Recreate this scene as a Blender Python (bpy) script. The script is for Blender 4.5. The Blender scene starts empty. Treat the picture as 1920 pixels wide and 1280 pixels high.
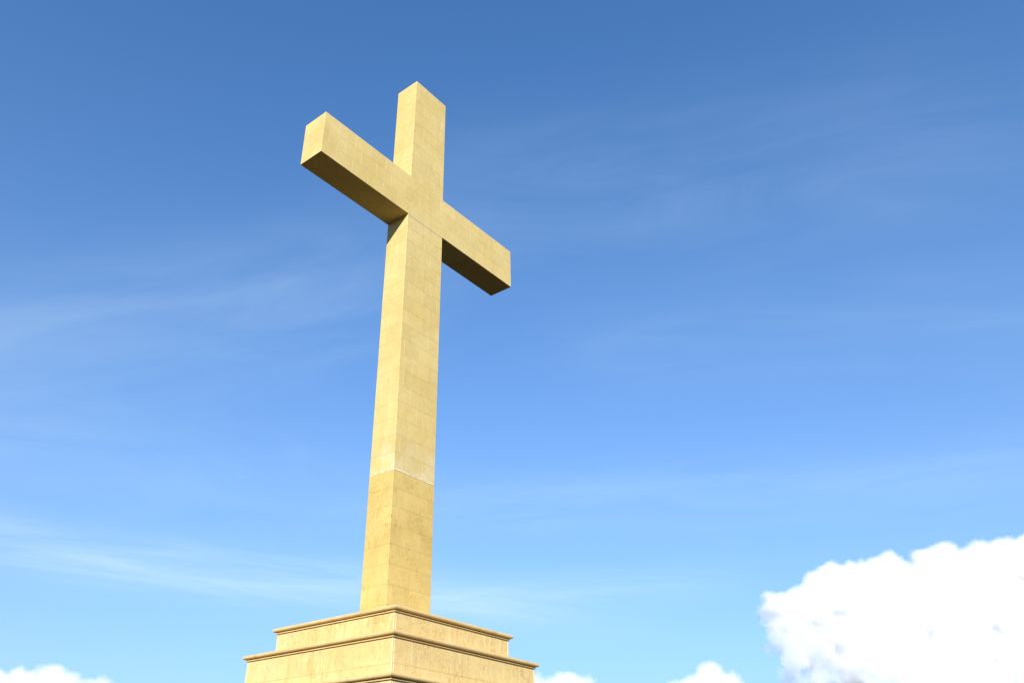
import bpy, bmesh, math, random
from math import radians as R, sin, cos, pi
from mathutils import Vector, Matrix
import mathutils.noise as mn

scene = bpy.context.scene
C = scene.collection

# ------------------------------------------------------------------ camera
EYE = 1.65
PITCH, ROLL = 0.5183, -0.0094
FPX = 1572.4                                  # focal length for a 1920 px wide picture
cam_d = bpy.data.cameras.new("camera")
cam = bpy.data.objects.new("camera", cam_d)
C.objects.link(cam)
cam.matrix_world = (Matrix.Translation((0, 0, EYE)) @ Matrix.Rotation(pi / 2 + PITCH, 4, 'X')
                    @ Matrix.Rotation(-ROLL, 4, 'Z'))
cam_d.sensor_width = 36
cam_d.sensor_fit = 'HORIZONTAL'
cam_d.lens = FPX / 1920 * 36
cam_d.shift_x = 74.5 / 1920
cam_d.shift_y = 24.78 / 1920
cam_d.clip_start = 0.1
cam_d.clip_end = 200000
scene.camera = cam

# ------------------------------------------------------------------ light
SUN_DIR = Vector((-0.152, -1.730, 0.900)).normalized()      # towards the sun (behind the photographer)
SUN_EL = math.asin(SUN_DIR.z)
sl = bpy.data.lights.new("sun", 'SUN')
sl.energy = 3.65
sl.angle = R(0.5)
sl.color = (1.0, 0.93, 0.80)
so = bpy.data.objects.new("sun", sl)
C.objects.link(so)
so.rotation_euler = SUN_DIR.to_track_quat('Z', 'Y').to_euler()
so.location = (0, -40, 60)

scene.view_settings.view_transform = 'Standard'
scene.view_settings.look = 'None'
scene.view_settings.exposure = 1.1
scene.view_settings.gamma = 1
scene.cycles.volume_bounces = 16
scene.cycles.max_bounces = 20
scene.cycles.diffuse_bounces = 8
scene.cycles.volume_step_rate = 1.0
scene.cycles.transparent_max_bounces = 16


def ray(px, py):
    """azimuth and elevation of a view direction, used to place clouds in the sky around the hill"""
    u = px - 960 + 74.5
    v = 640 - py + 24.78
    c, s = cos(-ROLL), sin(-ROLL)
    u, v = c * u - s * v, s * u + c * v
    d = Vector((u, FPX * cos(PITCH) - v * sin(PITCH), FPX * sin(PITCH) + v * cos(PITCH))).normalized()
    return d


def azel(px, py):
    d = ray(px, py)
    return math.atan2(d.x, d.y), math.asin(d.z)


# ------------------------------------------------------------------ node helper
class NT:
    def __init__(self, tree):
        self.t = tree
        self.n = tree.nodes
        self.l = tree.links

    def node(self, kind, **kw):
        n = self.n.new(kind)
        for k, v in kw.items():
            setattr(n, k, v)
        return n

    def put(self, sock, val):
        if hasattr(val, 'is_output') or isinstance(val, bpy.types.NodeSocket):
            self.l.new(val, sock)
        else:
            sock.default_value = val

    def m(self, op, a, b=None, c=None, clamp=False):
        n = self.node('ShaderNodeMath', operation=op, use_clamp=clamp)
        self.put(n.inputs[0], a)
        if b is not None: self.put(n.inputs[1], b)
        if c is not None: self.put(n.inputs[2], c)
        return n.outputs[0]

    def smooth(self, x, lo, hi, a=0.0, b=1.0):
        n = self.node('ShaderNodeMapRange', interpolation_type='SMOOTHSTEP')
        self.put(n.inputs['Value'], x)
        n.inputs['From Min'].default_value = lo
        n.inputs['From Max'].default_value = hi
        n.inputs['To Min'].default_value = a
        n.inputs['To Max'].default_value = b
        return n.outputs[0]

    def xyz(self, x, y, z):
        n = self.node('ShaderNodeCombineXYZ')
        for i, v in enumerate((x, y, z)): self.put(n.inputs[i], v)
        return n.outputs[0]

    def sep(self, v):
        n = self.node('ShaderNodeSeparateXYZ')
        self.l.new(v, n.inputs[0])
        return n.outputs

    def noise(self, vec, scale, detail=4, rough=0.55, dist=0.0):
        n = self.node('ShaderNodeTexNoise')
        self.l.new(vec, n.inputs['Vector'])
        n.inputs['Scale'].default_value = scale
        n.inputs['Detail'].default_value = detail
        n.inputs['Roughness'].default_value = rough
        n.inputs['Distortion'].default_value = dist
        return n.outputs[0]

    def mix(self, fac, a, b, blend='MIX'):
        n = self.node('ShaderNodeMix', data_type='RGBA', blend_type=blend)
        self.put(n.inputs[0], fac)
        for s, v in ((n.inputs[6], a), (n.inputs[7], b)):
            if isinstance(v, bpy.types.NodeSocket): self.l.new(v, s)
            else: s.default_value = (*v, 1)
        return n.outputs[2]


# ------------------------------------------------------------------ sky
world = bpy.data.worlds.new("World")
scene.world = world
world.use_nodes = True
w = NT(world.node_tree)
bg = next(n for n in w.n if n.type == 'BACKGROUND')
bg.inputs['Strength'].default_value = 0.15
sky = w.node('ShaderNodeTexSky', sky_type='NISHITA')
sky.sun_disc = False
sky.sun_elevation = SUN_EL
sky.sun_rotation = math.atan2(SUN_DIR.x, SUN_DIR.y)
sky.altitude = 1000
sky.air_density = 0.7
sky.dust_density = 0.1
sky.ozone_density = 5.0
hs = w.node('ShaderNodeHueSaturation')
hs.inputs['Saturation'].default_value = 1.0
hs.inputs['Value'].default_value = 1.0
w.l.new(sky.outputs[0], hs.inputs['Color'])
tc = w.node('ShaderNodeTexCoord')
dx, dy, dz = w.sep(tc.outputs['Generated'])
AZ = w.m('ARCTAN2', dx, dy)
EL = w.m('ARCSINE', dz)
cirrus = None


def band(pts, width_px, amt, seed, along, across, azfade):
    """a streak of high thin cloud along a line in the sky"""
    global cirrus
    a = [azel(*p) for p in pts]
    # parabola el(az) through three points
    (x0, y0), (x1, y1), (x2, y2) = a
    A = ((y2 - y0) / (x2 - x0) - (y1 - y0) / (x1 - x0)) / (x2 - x1)
    B = (y1 - y0) / (x1 - x0) - A * (x0 + x1)
    D = y0 - A * x0 * x0 - B * x0
    line = w.m('ADD', w.m('MULTIPLY', w.m('ADD', w.m('MULTIPLY', AZ, A), B), AZ), D)
    off = w.m('SUBTRACT', EL, line)
    wr = width_px / FPX
    vec = w.xyz(w.m('MULTIPLY', AZ, along), w.m('MULTIPLY', off, across), seed)
    nz = w.noise(vec, 1.0, 7, 0.6, 0.8)
    wob = w.noise(w.xyz(w.m('MULTIPLY', AZ, 4.0), seed * 1.7, 0.0), 1.0, 3, 0.5)
    off2 = w.m('ADD', off, w.m('MULTIPLY', w.m('SUBTRACT', wob, 0.5), wr * 1.2))
    g = w.m('DIVIDE', off2, wr)
    g = w.m('EXPONENT', w.m('MULTIPLY', w.m('MULTIPLY', g, g), -1.0))
    f0, f1, f2, f3 = azfade
    fa = w.m('MULTIPLY', w.smooth(AZ, f0, f1), w.smooth(AZ, f2, f3, 1, 0))
    k = w.m('MULTIPLY', w.m('MULTIPLY', g, fa), w.m('MULTIPLY', w.smooth(nz, 0.15, 0.85), amt))
    cirrus = k if cirrus is None else w.m('ADD', cirrus, k)


band([(0, 600), (350, 545), (750, 455)], 100, 0.14, 3.1, 2.6, 13, (-1.2, -0.9, -0.30, 0.15))
band([(0, 690), (350, 660), (700, 600)], 120, 0.13, 8.4, 4.0, 16, (-1.2, -0.9, -0.25, 0.05))
band([(0, 1010), (380, 1065), (900, 1130)], 42, 0.55, 5.7, 4.5, 45, (-1.2, -0.9, 0.0, 0.28))
band([(150, 1040), (420, 1095), (600, 1112)], 14, 0.18, 6.9, 5.0, 60, (-0.55, -0.38, -0.22, -0.1))
band([(0, 830), (350, 880), (700, 930)], 90, 0.14, 15.2, 6.0, 26, (-1.2, -0.9, -0.2, 0.05))
band([(800, 950), (1300, 925), (1920, 870)], 55, 0.20, 11.3, 3.5, 30, (-0.2, 0.0, 0.55, 0.9))
band([(900, 1125), (1200, 1095), (1400, 1085)], 30, 0.30, 19.3, 4.0, 40, (-0.15, -0.02, 0.22, 0.36))
band([(850, 300), (1300, 235), (1800, 150)], 80, 0.05, 13.9, 2.6, 22, (-0.15, 0.0, 0.55, 0.8))
band([(850, 420), (1300, 380), (1920, 270)], 110, 0.10, 23.9, 3.0, 18, (-0.15, 0.0, 0.6, 0.9))
band([(1200, 640), (1600, 610), (1920, 590)], 80, 0.11, 29.9, 3.0, 20, (0.0, 0.25, 0.6, 0.9))
cirrus = w.m('MINIMUM', cirrus, 0.75)
cirrus_col = w.mix(0.0, (2.2, 2.9, 3.4), (0, 0, 0))
tint = w.mix(1.0, hs.outputs[0], (0.50, 0.88, 1.03), 'MULTIPLY')
veil = w.m('MULTIPLY', w.m('EXPONENT', w.m('MULTIPLY', w.m('MAXIMUM', EL, 0.0), -3.6)), 1.0)
tint = w.mix(veil, tint, (1.6, 1.68, 1.15))
skycol = w.mix(cirrus, tint, cirrus_col)
w.l.new(skycol, bg.inputs['Color'])

# ------------------------------------------------------------------ helpers for objects


def mesh_obj(name, bm, mat, parent=None):
    me = bpy.data.meshes.new(name)
    bm.normal_update()
    bm.to_mesh(me)
    bm.free()
    me.materials.append(mat)
    o = bpy.data.objects.new(name, me)
    C.objects.link(o)
    if parent: o.parent = parent
    return o


def tag(o, label, cat, group=None, kind=None):
    o['label'] = label
    o['category'] = cat
    if group: o['group'] = group
    if kind: o['kind'] = kind


def loft(bm, rings, cap=True):
    """rings: list of (half_x, half_y, z) rectangles, bottom to top"""
    vs = []
    for hx, hy, z in rings:
        vs.append([bm.verts.new((sx * hx, sy * hy, z)) for sx, sy in ((-1, -1), (1, -1), (1, 1), (-1, 1))])
    for a, b in zip(vs, vs[1:]):
        for i in range(4):
            j = (i + 1) % 4
            bm.faces.new((a[i], a[j], b[j], b[i]))
    if cap:
        bm.faces.new(vs[0][::-1])
        bm.faces.new(vs[-1])
    return vs


def soften(o, width, seg=2):
    b = o.modifiers.new('edge_wear', 'BEVEL')
    b.width = width
    b.segments = seg
    b.limit_method = 'ANGLE'
    b.angle_limit = R(40)


# ------------------------------------------------------------------ stone
HC = 0.55                    # course height
ZA = 18.468 + EYE            # height of the underside of the crossbar


def stone(name, base, z0, course, pitch_u, half, vert_amt, horiz_amt, speck, streak, split=None, hu=0.0, vstretch=0.8):
    """coursed ashlar: thin joints, each block its own tint, veins, pits and water streaks"""
    mat = bpy.data.materials.new(name)
    mat.use_nodes = True
    t = NT(mat.node_tree)
    bsdf = t.n['Principled BSDF']
    co = t.node('ShaderNodeTexCoord')
    x, y, z = t.sep(co.outputs['Object'])
    nx, ny, nzn = t.sep(co.outputs['Normal'])
    side = t.m('GREATER_THAN', t.m('ABSOLUTE', nx), t.m('ABSOLUTE', ny))
    u = t.m('ADD', t.m('MULTIPLY', x, t.m('SUBTRACT', 1.0, side)), t.m('MULTIPLY', t.m('ADD', y, 0.12), side))
    # slightly uneven joint lines
    wv = t.noise(co.outputs['Object'], 1.7, 2, 0.5)
    zw = t.m('ADD', z, t.m('MULTIPLY', t.m('SUBTRACT', wv, 0.5), 0.012))
    zr = t.m('DIVIDE', t.m('SUBTRACT', zw, z0), course)
    row = t.m('FLOOR', zr)
    fz = t.m('SUBTRACT', zr, row)
    dzj = t.m('MULTIPLY', t.m('MINIMUM', fz, t.m('SUBTRACT', 1.0, fz)), course)
    odd = t.m('FLOORED_MODULO', row, 2.0)
    jit = t.node('ShaderNodeTexWhiteNoise', noise_dimensions='2D')
    t.l.new(t.xyz(row, t.m('MULTIPLY', side, 7.3), 0.0), jit.inputs['Vector'])
    ur = t.m('DIVIDE', t.m('ADD', t.m('ADD', u, t.m('MULTIPLY', odd, pitch_u * half)),
                           t.m('MULTIPLY', t.m('SUBTRACT', jit.outputs[0], 0.5), 0.06)), pitch_u)
    ur = t.m('ADD', ur, hu)
    colm = t.m('FLOOR', ur)
    fu = t.m('SUBTRACT', ur, colm)
    duj = t.m('MULTIPLY', t.m('MINIMUM', fu, t.m('SUBTRACT', 1.0, fu)), pitch_u)
    vnoise = t.noise(co.outputs['Object'], 0.9, 3, 0.6)
    hj = t.m('MULTIPLY', t.smooth(dzj, 0.004, 0.012, 1, 0), t.smooth(vnoise, 0.25, 0.55, 0.45, 1.0))
    vj = t.m('MULTIPLY', t.smooth(duj, 0.004, 0.012, 1, 0), t.m('MULTIPLY', t.m('SUBTRACT', 1.0, t.m('MULTIPLY', side, 0.55)),
             t.smooth(t.noise(co.outputs['Object'], 0.55, 3, 0.7), 0.30, 0.62, 0.15, 1.0)))
    vert_face = t.smooth(t.m('ABSOLUTE', nzn), 0.4, 0.6, 1, 0)
    hj = t.m('MULTIPLY', hj, vert_face)
    vj = t.m('MULTIPLY', vj, vert_face)
    # block tint
    wn = t.node('ShaderNodeTexWhiteNoise', noise_dimensions='3D')
    t.l.new(t.xyz(row, colm, t.m('MULTIPLY', side, 3.0)), wn.inputs['Vector'])
    tint = t.m('SUBTRACT', wn.outputs[0], 0.5)
    # mottling
    n1 = t.noise(co.outputs['Object'], 0.8, 5, 0.6)
    n2 = t.noise(co.outputs['Object'], 7.0, 8, 0.75, 0.4)
    n3 = t.noise(co.outputs['Object'], 26.0, 5, 0.7)
    col = t.mix(t.smooth(n1, 0.3, 0.7), tuple(c * k for c, k in zip(base, (0.97, 0.94, 0.86))),
                tuple(c * k for c, k in zip(base, (1.04, 1.06, 1.12))))
    val = t.m('ADD', 1.0, t.m('MULTIPLY', tint, 0.075))
    val = t.m('ADD', val, t.m('MULTIPLY', t.m('SUBTRACT', n2, 0.5), 0.38))
    val = t.m('ADD', val, t.m('MULTIPLY', t.m('SUBTRACT', n3, 0.5), 0.30))
    vv = t.xyz(val, val, val)
    col = t.mix(1.0, col, vv, 'MULTIPLY')
    # broken brown veins / pits
    amount = speck
    if split is not None:           # below the mortar band the stone is older and more weathered
        low = t.smooth(z, split - 0.02, split + 0.02, 1, 0)
        amount = t.m('ADD', speck * 0.35, t.m('MULTIPLY', low, speck * 0.65))
    vein = t.noise(t.xyz(x, y, t.m('MULTIPLY', z, vstretch)), 3.2, 7, 0.68, 0.7)
    vline = t.smooth(t.m('ABSOLUTE', t.m('SUBTRACT', vein, 0.5)), 0.004, 0.03, 1, 0)
    vmask = t.smooth(t.noise(co.outputs['Object'], 1.3, 4, 0.6), 0.42, 0.62)
    vk = t.m('MULTIPLY', t.m('MULTIPLY', vline, vmask), t.m('MULTIPLY', amount, 0.6))
    col = t.mix(vk, col, tuple(c * k for c, k in zip(base, (0.62, 0.50, 0.36))))
    pit = t.noise(co.outputs['Object'], 17.0, 4, 0.62)
    pmask = t.smooth(t.noise(co.outputs['Object'], 2.1, 3, 0.6), 0.42, 0.68)
    pk = t.m('MULTIPLY', t.m('MULTIPLY', t.smooth(pit, 0.56, 0.66), pmask), t.m('MULTIPLY', amount, 0.85))
    col = t.mix(pk, col, tuple(c * k for c, k in zip(base, (0.58, 0.46, 0.32))))
    if split is not None:
        col = t.mix(t.m('MULTIPLY', low, 0.8), col, t.mix(1.0, col, (0.97, 0.90, 0.72), 'MULTIPLY'))
        # pale bloom that has leached out just over the band
        bloom = t.m('MULTIPLY', t.smooth(z, split - 0.01, split + 0.01), t.smooth(z, split + 0.1, split + 1.5, 1, 0))
        bl = t.m('MULTIPLY', bloom, t.smooth(t.noise(co.outputs['Object'], 1.6, 4, 0.6), 0.35, 0.7))
        col = t.mix(t.m('MULTIPLY', bl, 0.45), col, (0.62, 0.56, 0.40))
    # water streaks running down
    sv = t.xyz(t.m('MULTIPLY', x, 5.5), t.m('MULTIPLY', y, 5.5), t.m('MULTIPLY', z, 0.55))
    st = t.noise(sv, 1.0, 6, 0.65, 0.3)
    sk = t.m('MULTIPLY', t.smooth(st, 0.52, 0.72), streak)
    col = t.mix(sk, col, tuple(c * k for c, k in zip(base, (0.80, 0.66, 0.46))))
    if split is not None:
        vj = t.m('MULTIPLY', vj, t.m('SUBTRACT', 1.0, t.m('MULTIPLY', low, 0.72)))
    # joints
    col = t.mix(t.m('MULTIPLY', hj, horiz_amt), col, tuple(c * k for c, k in zip(base, (0.50, 0.44, 0.36))))
    col = t.mix(t.m('MULTIPLY', vj, vert_amt), col, (0.74, 0.66, 0.43))
    t.l.new(col, bsdf.inputs['Base Color'])
    bsdf.inputs['Roughness'].default_value = 0.85
    bsdf.inputs['Specular IOR Level'].default_value = 0.25
    hgt = t.m('ADD', t.m('MULTIPLY', n3, 0.35), t.m('MULTIPLY', n2, 0.6))
    hgt = t.m('SUBTRACT', hgt, t.m('MULTIPLY', hj, 0.5))
    hgt = t.m('SUBTRACT', hgt, t.m('MULTIPLY', pk, 0.6))
    bump = t.node('ShaderNodeBump')
    bump.inputs['Strength'].default_value = 0.5
    bump.inputs['Distance'].default_value = 0.012
    t.l.new(hgt, bump.inputs['Height'])
    t.l.new(bump.outputs[0], bsdf.inputs['Normal'])
    return mat


BASE = (0.565, 0.440, 0.180)
BAND_Z = ZA - 17 * HC
M_SHAFT = stone('ashlar_shaft', BASE, ZA, HC, 0.70, 0.5, 0.52, 0.40, 0.85, 0.22, split=BAND_Z)
M_BAR = stone('ashlar_crossbar', BASE, ZA, HC + 0.0144, 0.70, 0.5, 0.55, 0.28, 0.30, 0.20)
M_TIER = stone('ashlar_plinth', (0.600, 0.458, 0.205), ZA - 15.15, 3.0, 0.69, 0.5, 0.50, 0.50, 1.0, 0.65, vstretch=0.4)
M_TIER1 = stone('ashlar_plinth_plain', (0.600, 0.458, 0.205), ZA - 15.9, 3.0, 0.69, 0.5, 0.50, 0.50, 1.0, 0.65, hu=0.3, vstretch=0.4)


def cornice_stone():
    mat = bpy.data.materials.new('cornice_stone')
    mat.use_nodes = True
    t = NT(mat.node_tree)
    bsdf = t.n['Principled BSDF']
    co = t.node('ShaderNodeTexCoord')
    x, y, z = t.sep(co.outputs['Object'])
    n1 = t.noise(co.outputs['Object'], 1.1, 5, 0.6)
    n2 = t.noise(co.outputs['Object'], 22.0, 5, 0.7)
    col = t.mix(t.smooth(n1, 0.3, 0.7), (0.53, 0.37, 0.155), (0.58, 0.43, 0.20))
    v = t.m('ADD', 0.85, t.m('MULTIPLY', n2, 0.30))
    col = t.mix(1.0, col, t.xyz(v, v, v), 'MULTIPLY')
    nx, ny, nzn = t.sep(co.outputs['Normal'])
    side = t.m('GREATER_THAN', t.m('ABSOLUTE', nx), t.m('ABSOLUTE', ny))
    u = t.m('ADD', t.m('MULTIPLY', x, t.m('SUBTRACT', 1.0, side)), t.m('MULTIPLY', y, side))
    fu = t.m('FLOORED_MODULO', t.m('ADD', t.m('MULTIPLY', u, 0.72), 0.37), 1.0)
    jn = t.smooth(t.m('MINIMUM', fu, t.m('SUBTRACT', 1.0, fu)), 0.003, 0.009, 1, 0)
    col = t.mix(t.m('MULTIPLY', jn, 0.45), col, (0.22, 0.15, 0.07))
    st = t.noise(t.xyz(t.m('MULTIPLY', x, 3.0), t.m('MULTIPLY', y, 3.0), t.m('MULTIPLY', z, 1.2)), 1.0, 6, 0.7)
    col = t.mix(t.smooth(st, 0.52, 0.75, 0, 0.5), col, (0.30, 0.20, 0.10))
    t.l.new(col, bsdf.inputs['Base Color'])
    bsdf.inputs['Roughness'].default_value = 0.85
    bsdf.inputs['Specular IOR Level'].default_value = 0.25
    bump = t.node('ShaderNodeBump')
    bump.inputs['Strength'].default_value = 0.4
    bump.inputs['Distance'].default_value = 0.01
    t.l.new(n2, bump.inputs['Height'])
    t.l.new(bump.outputs[0], bsdf.inputs['Normal'])
    return mat


def mortar(name, lo, hi):
    mat = bpy.data.materials.new(name)
    mat.use_nodes = True
    t = NT(mat.node_tree)
    bsdf = t.n['Principled BSDF']
    co = t.node('ShaderNodeTexCoord')
    n = t.noise(co.outputs['Object'], 9.0, 5, 0.65)
    t.l.new(t.mix(t.smooth(n, 0.3, 0.7), lo, hi), bsdf.inputs['Base Color'])
    bsdf.inputs['Roughness'].default_value = 0.9
    return mat


M_CORN = cornice_stone()
M_STEP = stone('bluestone_steps', (0.07, 0.06, 0.05), 0.0, 3.0, 1.2, 0.5, 0.1, 0.3, 0.6, 0.3)
M_ARRIS_LIGHT = mortar('arris_highlight', (0.80, 0.77, 0.68), (0.88, 0.86, 0.80))  # near-white colour painting the bright edge line on the plinth corners
M_BANDM = mortar('cream_mortar', (0.70, 0.61, 0.42), (0.83, 0.77, 0.61))

# ------------------------------------------------------------------ the memorial cross
cross = bpy.data.objects.new('memorial_cross', None)
C.objects.link(cross)
cross.location = (-2.0533, 23.6295, 0)
cross.rotation_euler = (0, 0, 0.8693)
tag(cross, 'tall pale yellow stone cross standing on a stepped moulded plinth under blue sky', 'monument')

HS = 1.6933
ZT = 6.4702
Z1C, Z1B = -13.7696 + 0.055, -13.8718
Z2C, Z2B = -14.4853 + 0.055, -14.5906
Z3C, Z3B = -15.5151 + 0.055, -15.615
bm = bmesh.new()
loft(bm, [(0.866, 0.508, ZA + Z1C), (0.8785, 0.487, ZA), (0.8500, 0.490, ZA + HS), (0.8265, 0.4935, ZA + ZT)])
shaft = mesh_obj('shaft', bm, M_SHAFT, cross)
soften(shaft, 0.006)
bm = bmesh.new()
loft(bm, [(4.8524, 0.4955, ZA), (4.8524, 0.4955, ZA + HS)])
bmesh.ops.translate(bm, verts=bm.verts, vec=(0.036, 0, 0))
bar = mesh_obj('crossbar', bm, M_BAR, cross)
soften(bar, 0.006)

# pale pointing where the shaft meets the underside of the crossbar
bm = bmesh.new()
loft(bm, [(0.868, 0.002, ZA - 0.022), (0.868, 0.004, ZA - 0.004)])
bmesh.ops.translate(bm, verts=bm.verts, vec=(0, -0.4955, 0))
mesh_obj('mortar_joint', bm, M_BANDM, shaft)

# the lumpy joint of white mortar two thirds of the way down the shaft
bm = bmesh.new()
rnd = random.Random(4)
hx, hy = 0.8700, 0.5010
path = []
for (ax, ay), (bx, by) in (((-hx, -hy), (hx, -hy)), ((hx, -hy), (hx, hy)), ((hx, hy), (-hx, hy)), ((-hx, hy), (-hx, -hy))):
    n = int(math.hypot(bx - ax, by - ay) / 0.03)
    for i in range(n):
        path.append((ax + (bx - ax) * i / n, ay + (by - ay) * i / n))
rings = []
for x, y in path:
    k = mn.noise((x * 3.1, y * 3.1, 2.0))
    k2 = mn.noise((x * 9.0, y * 9.0, 5.0))
    up = 0.004 + 0.036 * max(0, k + 0.15) + 0.012 * max(0, k2)
    if abs(y + hy) < 0.01 and -0.1 < x < 0.75: up += 0.014 * max(0, 0.6 + mn.noise((x * 6, 0, 9)))
    if abs(x + hx) < 0.01 and 0.20 < y < 0.30: up += 0.07 * (1 - abs(y - 0.25) / 0.05)
    dn = 0.006 + 0.008 * k2
    out = 0.008
    zc = BAND_Z - 0.012 + 0.012 * mn.noise((x * 1.5, y * 1.5, 8))
    rings.append([bm.verts.new((x, y, zc - dn)), bm.verts.new((x * (1 + out / hx), y * (1 + out / hy), zc - dn * 0.5)),
                  bm.verts.new((x * (1 + out / hx), y * (1 + out / hy), zc + up * 0.6)), bm.verts.new((x, y, zc + up))])
for i in range(len(rings)):
    a, b = rings[i], rings[(i + 1) % len(rings)]
    for k in range(3):
        bm.faces.new((a[k], b[k], b[k + 1], a[k + 1]))
mb = mesh_obj('mortar_band', bm, M_BANDM, shaft)
for p in mb.data.polygons: p.use_smooth = True


def cornice_profile(zb):
    """(offset, z) from the body up round the nose to the flat top"""
    pts = [(-0.012, -0.010), (-0.012, 0.008), (0.034, 0.010), (0.034, 0.038), (0.014, 0.040), (0.020, 0.050), (0.036, 0.055)]
    for i in range(0, 13):
        a = -pi / 2 + i / 12 * pi
        pts.append((0.053 + 0.050 * cos(a), 0.106 + 0.050 * sin(a)))
    return [(o, zb + z) for o, z in pts]


def tier(half, zbot, zbody_top, mat, corner=True):
    bm = bmesh.new()
    loft(bm, [(half, half, zbot), (half, half, zbody_top)])
    body = mesh_obj('plinth_tier', bm, mat, cross)
    bm = bmesh.new()
    prof = cornice_profile(zbody_top)
    vs = loft(bm, [(half + o, half + o, z) for o, z in prof], cap=False)
    bm.faces.new(vs[-1])
    c = mesh_obj('cornice', bm, M_CORN, body)
    for p in c.data.polygons: p.use_smooth = True
    es = c.modifiers.new('corner_split', 'EDGE_SPLIT')
    es.split_angle = R(38)
    # pale strips along the arrises: a sunlit edge highlight put into the colour
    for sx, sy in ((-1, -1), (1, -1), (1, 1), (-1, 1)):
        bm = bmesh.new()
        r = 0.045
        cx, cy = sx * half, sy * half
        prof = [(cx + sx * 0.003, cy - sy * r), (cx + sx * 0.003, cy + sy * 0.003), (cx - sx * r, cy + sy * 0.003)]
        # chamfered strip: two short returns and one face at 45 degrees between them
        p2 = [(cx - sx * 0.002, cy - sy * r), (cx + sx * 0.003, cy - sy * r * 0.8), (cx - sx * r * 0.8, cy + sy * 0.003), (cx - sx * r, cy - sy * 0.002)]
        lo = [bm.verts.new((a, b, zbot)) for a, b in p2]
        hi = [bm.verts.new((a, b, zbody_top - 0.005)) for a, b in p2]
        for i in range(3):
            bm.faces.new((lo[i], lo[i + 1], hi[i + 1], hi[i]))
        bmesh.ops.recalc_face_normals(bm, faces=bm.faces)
        mesh_obj('corner_highlight', bm, M_ARRIS_LIGHT, body)
    return body


def cut_corner_tier(half, zbot, zbody_top, mat):
    return tier(half, zbot, zbody_top, mat)


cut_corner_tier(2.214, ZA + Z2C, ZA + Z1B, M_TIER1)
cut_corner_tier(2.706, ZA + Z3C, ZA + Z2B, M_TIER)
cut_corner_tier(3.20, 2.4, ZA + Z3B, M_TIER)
for i in range(4):
    bm = bmesh.new()
    loft(bm, [(3.6 + 0.45 * i, 3.6 + 0.45 * i, 2.4 - 0.6 * (i + 1)), (3.6 + 0.45 * i, 3.6 + 0.45 * i, 2.4 - 0.6 * i)])
    s = mesh_obj('base_step', bm, M_STEP, cross)
    soften(s, 0.02)

# ------------------------------------------------------------------ ground


def ground_mat():
    mat = bpy.data.materials.new('summit_grass')
    mat.use_nodes = True
    t = NT(mat.node_tree)
    bsdf = t.n['Principled BSDF']
    co = t.node('ShaderNodeTexCoord')
    n1 = t.noise(co.outputs['Object'], 0.09, 6, 0.6)
    n2 = t.noise(co.outputs['Object'], 3.0, 6, 0.7)
    col = t.mix(t.smooth(n1, 0.35, 0.65), (0.024, 0.016, 0.007), (0.018, 0.015, 0.006))
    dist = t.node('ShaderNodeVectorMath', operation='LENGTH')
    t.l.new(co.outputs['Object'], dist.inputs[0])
    far_bounce = t.mix(t.smooth(t.noise(co.outputs['Object'], 0.002, 4, 0.6), 0.4, 0.6), (0.20, 0.21, 0.21), (0.15, 0.175, 0.19))  # unseen far ground, made paler to bounce light up under the clouds
    col = t.mix(t.smooth(dist.outputs['Value'], 350, 900), col, far_bounce)
    v = t.m('ADD', 0.6, t.m('MULTIPLY', n2, 0.8))
    t.l.new(t.mix(1.0, col, t.xyz(v, v, v), 'MULTIPLY'), bsdf.inputs['Base Color'])
    bsdf.inputs['Roughness'].default_value = 0.95
    bsdf.inputs['Specular IOR Level'].default_value = 0.1
    return mat


bm = bmesh.new()
radii = [0, 8, 20, 60, 200, 800, 3000, 12000, 60000]
prev = None
cv = bm.verts.new((0, 0, 0))
for r in radii[1:]:
    cur = [bm.verts.new((r * cos(2 * pi * i / 64), r * sin(2 * pi * i / 64), 0)) for i in range(64)]
    for i in range(64):
        j = (i + 1) % 64
        if prev is None: bm.faces.new((cv, cur[i], cur[j]))
        else: bm.faces.new((prev[i], cur[i], cur[j], prev[j]))
    prev = cur
g = mesh_obj('ground', bm, ground_mat())
g['kind'] = 'structure'

# ------------------------------------------------------------------ cumulus clouds


def cloud_surface_mat():
    """dense cloud: light is scattered back and also passes through into the cloud's inside"""
    mat = bpy.data.materials.new('cloud_white')
    mat.use_nodes = True
    t = NT(mat.node_tree)
    t.n.remove(t.n['Principled BSDF'])
    out = t.n['Material Output']
    d = t.node('ShaderNodeBsdfDiffuse')
    d.inputs['Color'].default_value = (0.70, 0.72, 0.76, 1)
    tr = t.node('ShaderNodeBsdfTranslucent')
    tr.inputs['Color'].default_value = (0.96, 0.96, 0.97, 1)
    mx = t.node('ShaderNodeMixShader')
    mx.inputs[0].default_value = 0.6
    t.l.new(d.outputs[0], mx.inputs[1])
    t.l.new(tr.outputs[0], mx.inputs[2])
    t.l.new(mx.outputs[0], out.inputs['Surface'])
    return mat


def vapour_mat(dens):
    mat = bpy.data.materials.new('cloud_vapour')
    mat.use_nodes = True
    t = NT(mat.node_tree)
    t.n.remove(t.n['Principled BSDF'])
    out = t.n['Material Output']
    v = t.node('ShaderNodeVolumePrincipled')
    v.inputs['Color'].default_value = (0.945, 0.957, 0.976, 1)
    v.inputs['Density'].default_value = dens
    t.l.new(v.outputs[0], out.inputs['Volume'])
    mat.cycles.homogeneous_volume = True
    return mat


M_CLOUD = cloud_surface_mat()
DIST = 3200.0
KPX = DIST / FPX                       # metres per photo pixel at the clouds
M_VAP = [vapour_mat(d / KPX) for d in (0.06, 0.03, 0.016)]


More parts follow.
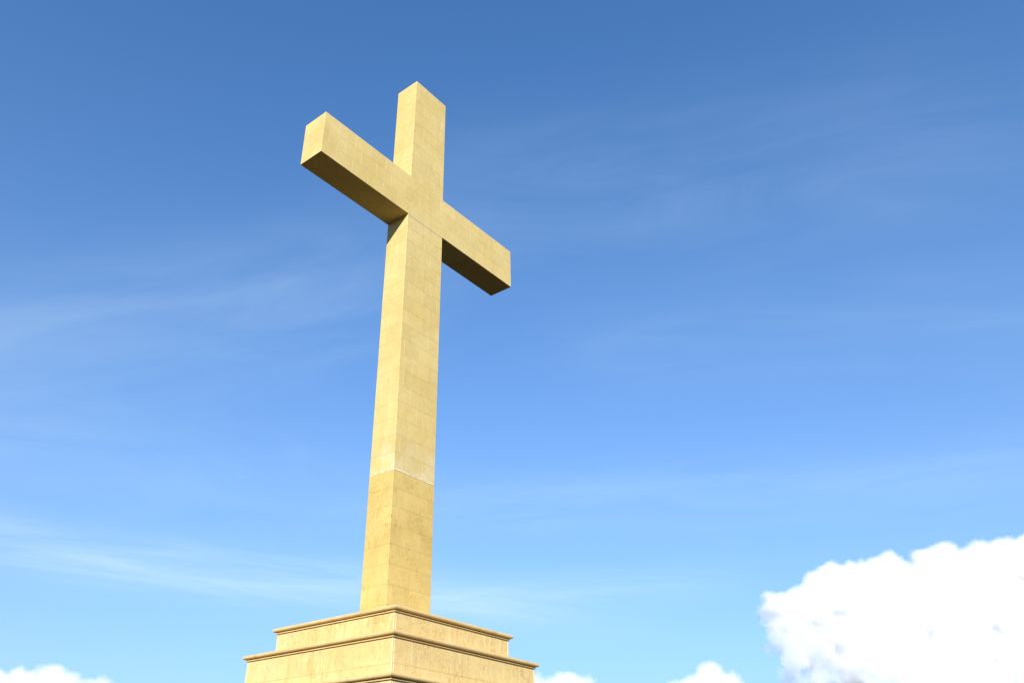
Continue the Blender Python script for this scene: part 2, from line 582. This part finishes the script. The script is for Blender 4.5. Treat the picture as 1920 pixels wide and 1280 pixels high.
def legacy_tex(name, kind, scale, depth=4):
    tx = bpy.data.textures.new(name, kind)
    tx.noise_scale = scale
    if kind == 'CLOUDS':
        tx.noise_depth = depth
    return tx


TEX = [legacy_tex(n, 'CLOUDS', sc * KPX, 5) for n, sc in (('billow', 26), ('puff', 9), ('crumb', 3.5))]


def billows(name, puffs, org, grow, mat, voxel, amps, seed, parent=None, sub=10):
    rnd = random.Random(seed)
    bm = bmesh.new()
    for px, py, r, dep in puffs:
        d = ray(px, py)
        sc = DIST / d.y
        p = d * (sc + dep * r * KPX) - org
        rad = max(0.80 * r + grow, 0.25 * r) * KPX
        bmesh.ops.create_icosphere(bm, subdivisions=3, radius=rad, matrix=Matrix.Translation(p))
        for _ in range(sub):                       # smaller billows over its surface
            v = Vector((rnd.gauss(0, 1), rnd.gauss(0, 1) - 0.4, rnd.gauss(0.35, 1))).normalized()
            rr = max(2.0, r * rnd.uniform(0.14, 0.32) + grow) * KPX
            bmesh.ops.create_icosphere(bm, subdivisions=2, radius=rr, matrix=Matrix.Translation(p + v * r * KPX * 0.76))
    o = mesh_obj(name, bm, mat, parent)
    rm = o.modifiers.new('merge', 'REMESH')
    rm.mode = 'VOXEL'
    rm.voxel_size = voxel * KPX
    rm.use_smooth_shade = True
    for tx, a in zip(TEX, amps):
        dm = o.modifiers.new(tx.name, 'DISPLACE')
        dm.texture = tx
        dm.texture_coords = 'LOCAL'
        dm.strength = a * KPX
        dm.mid_level = 0.55
    return o


def cloud(puffs, label, group, seed, voxel=1.7, core_shrink=-15.0, wisps=()):
    org = ray(puffs[0][0], puffs[0][1])
    org = org * (DIST / org.y)
    core = billows('cloud', puffs, org, core_shrink, M_CLOUD, voxel, (8, 4, 1), seed, sub=0)
    core.location = org + Vector((0, 0, EYE))
    tag(core, label, 'cloud', group)
    for i, g in enumerate((-1.0, 3.5, 8.0)):         # ever thinner vapour round the dense inside
        billows('cloud_vapour', puffs, org, g, M_VAP[i], voxel * 0.95, (15, 11, 9), seed, core)
    for j, (pf, m) in enumerate(wisps):
        billows('cloud_wisp', pf, org, 0, M_VAP[m], voxel * 1.2, (30, 16, 9), seed + 1 + j, core)
    return core


G = 'white cumulus clouds low in the sky'
BIG = [(1700, 1150, 95, 0), (1590, 1125, 72, .2), (1510, 1150, 58, 0), (1465, 1145, 38, -.2), (1545, 1108, 45, 0), (1665, 1082, 48, 0),
       (1605, 1092, 42, 0.2), (1760, 1078, 60, 0), (1830, 1075, 58, 0.3), (1880, 1055, 50, 0), (1970, 1090, 90, 0),
       (1850, 1170, 120, 0.1), (1720, 1230, 80, 0), (1640, 1200, 60, 0), (1960, 1220, 140, 0), (1780, 1290, 90, .2), (1565, 1180, 48, 0.2),
       (1689, 1205, 60, -.3), (1856, 1245, 72, -.3), (1918, 1190, 72, -.3), (1536, 1180, 44, -.2), (1627, 1255, 52, -.2), (1692, 1235, 56, -1.0), (1796, 1200, 62, -1.0), (1914, 1186, 66, -1.0), (1798, 1252, 62, -1.1), (1665, 1272, 54, -1.1), (1905, 1255, 74, -1.1), (1735, 1285, 56, -1.2), (1850, 1300, 64, -1.2),
       (1660, 1290, 60, .2), (2080, 1150, 150, 0), (1900, 1340, 110, .3), (2100, 1300, 150, 0), (1720, 1350, 80, 0)]
cloud(BIG, 'big bright cumulus cloud with crisp cauliflower top filling the lower right corner of the sky', G, 3,
      wisps=[([(1490, 1185, 46, .1), (1530, 1200, 46, .1), (1465, 1170, 34, 0), (1575, 1215, 46, .2), (1610, 1235, 44, .2), (1520, 1225, 40, .3), (1462, 1190, 34, -.7), (1535, 1215, 40, -.7), (1592, 1255, 40, -.7), (1500, 1200, 40, -.5), (1540, 1262, 30, -.4), (1490, 1235, 34, -.6), (1620, 1275, 40, -.7)], 1),
             ([(1500, 1235, 44, .3), (1535, 1262, 38, .3), (1462, 1215, 26, 0), (1505, 1290, 50, .3), (1470, 1262, 20, 0), (1560, 1300, 40, .3), (1445, 1165, 24, 0)], 2)])
cloud([(1330, 1290, 38, 0), (1300, 1297, 30, 0), (1365, 1300, 32, 0), (1335, 1315, 60, 0), (1400, 1325, 40, 0), (1270, 1320, 36, 0)],
      'small rounded cloud top poking up alone beside the big cumulus', G, 5, 1.4, -7.0)
cloud([(1062, 1295, 30, 0), (1030, 1301, 28, 0), (1095, 1307, 30, 0), (1060, 1325, 60, 0), (1004, 1290, 22, 0), (970, 1315, 50, .4)],
      'small cloud top just right of the plinth edge', G, 7, 1.4, -7.0)
cloud([(95, 1280, 34, 0), (30, 1295, 36, 0), (70, 1295, 34, 0), (125, 1295, 30, 0), (188, 1295, 24, 0), (150, 1301, 24, 0), (-20, 1295, 40, 0), (80, 1335, 70, 0), (170, 1335, 50, 0)],
      'white lumpy cloud in the lower left corner of the sky', G, 9, 1.4, -7.0)
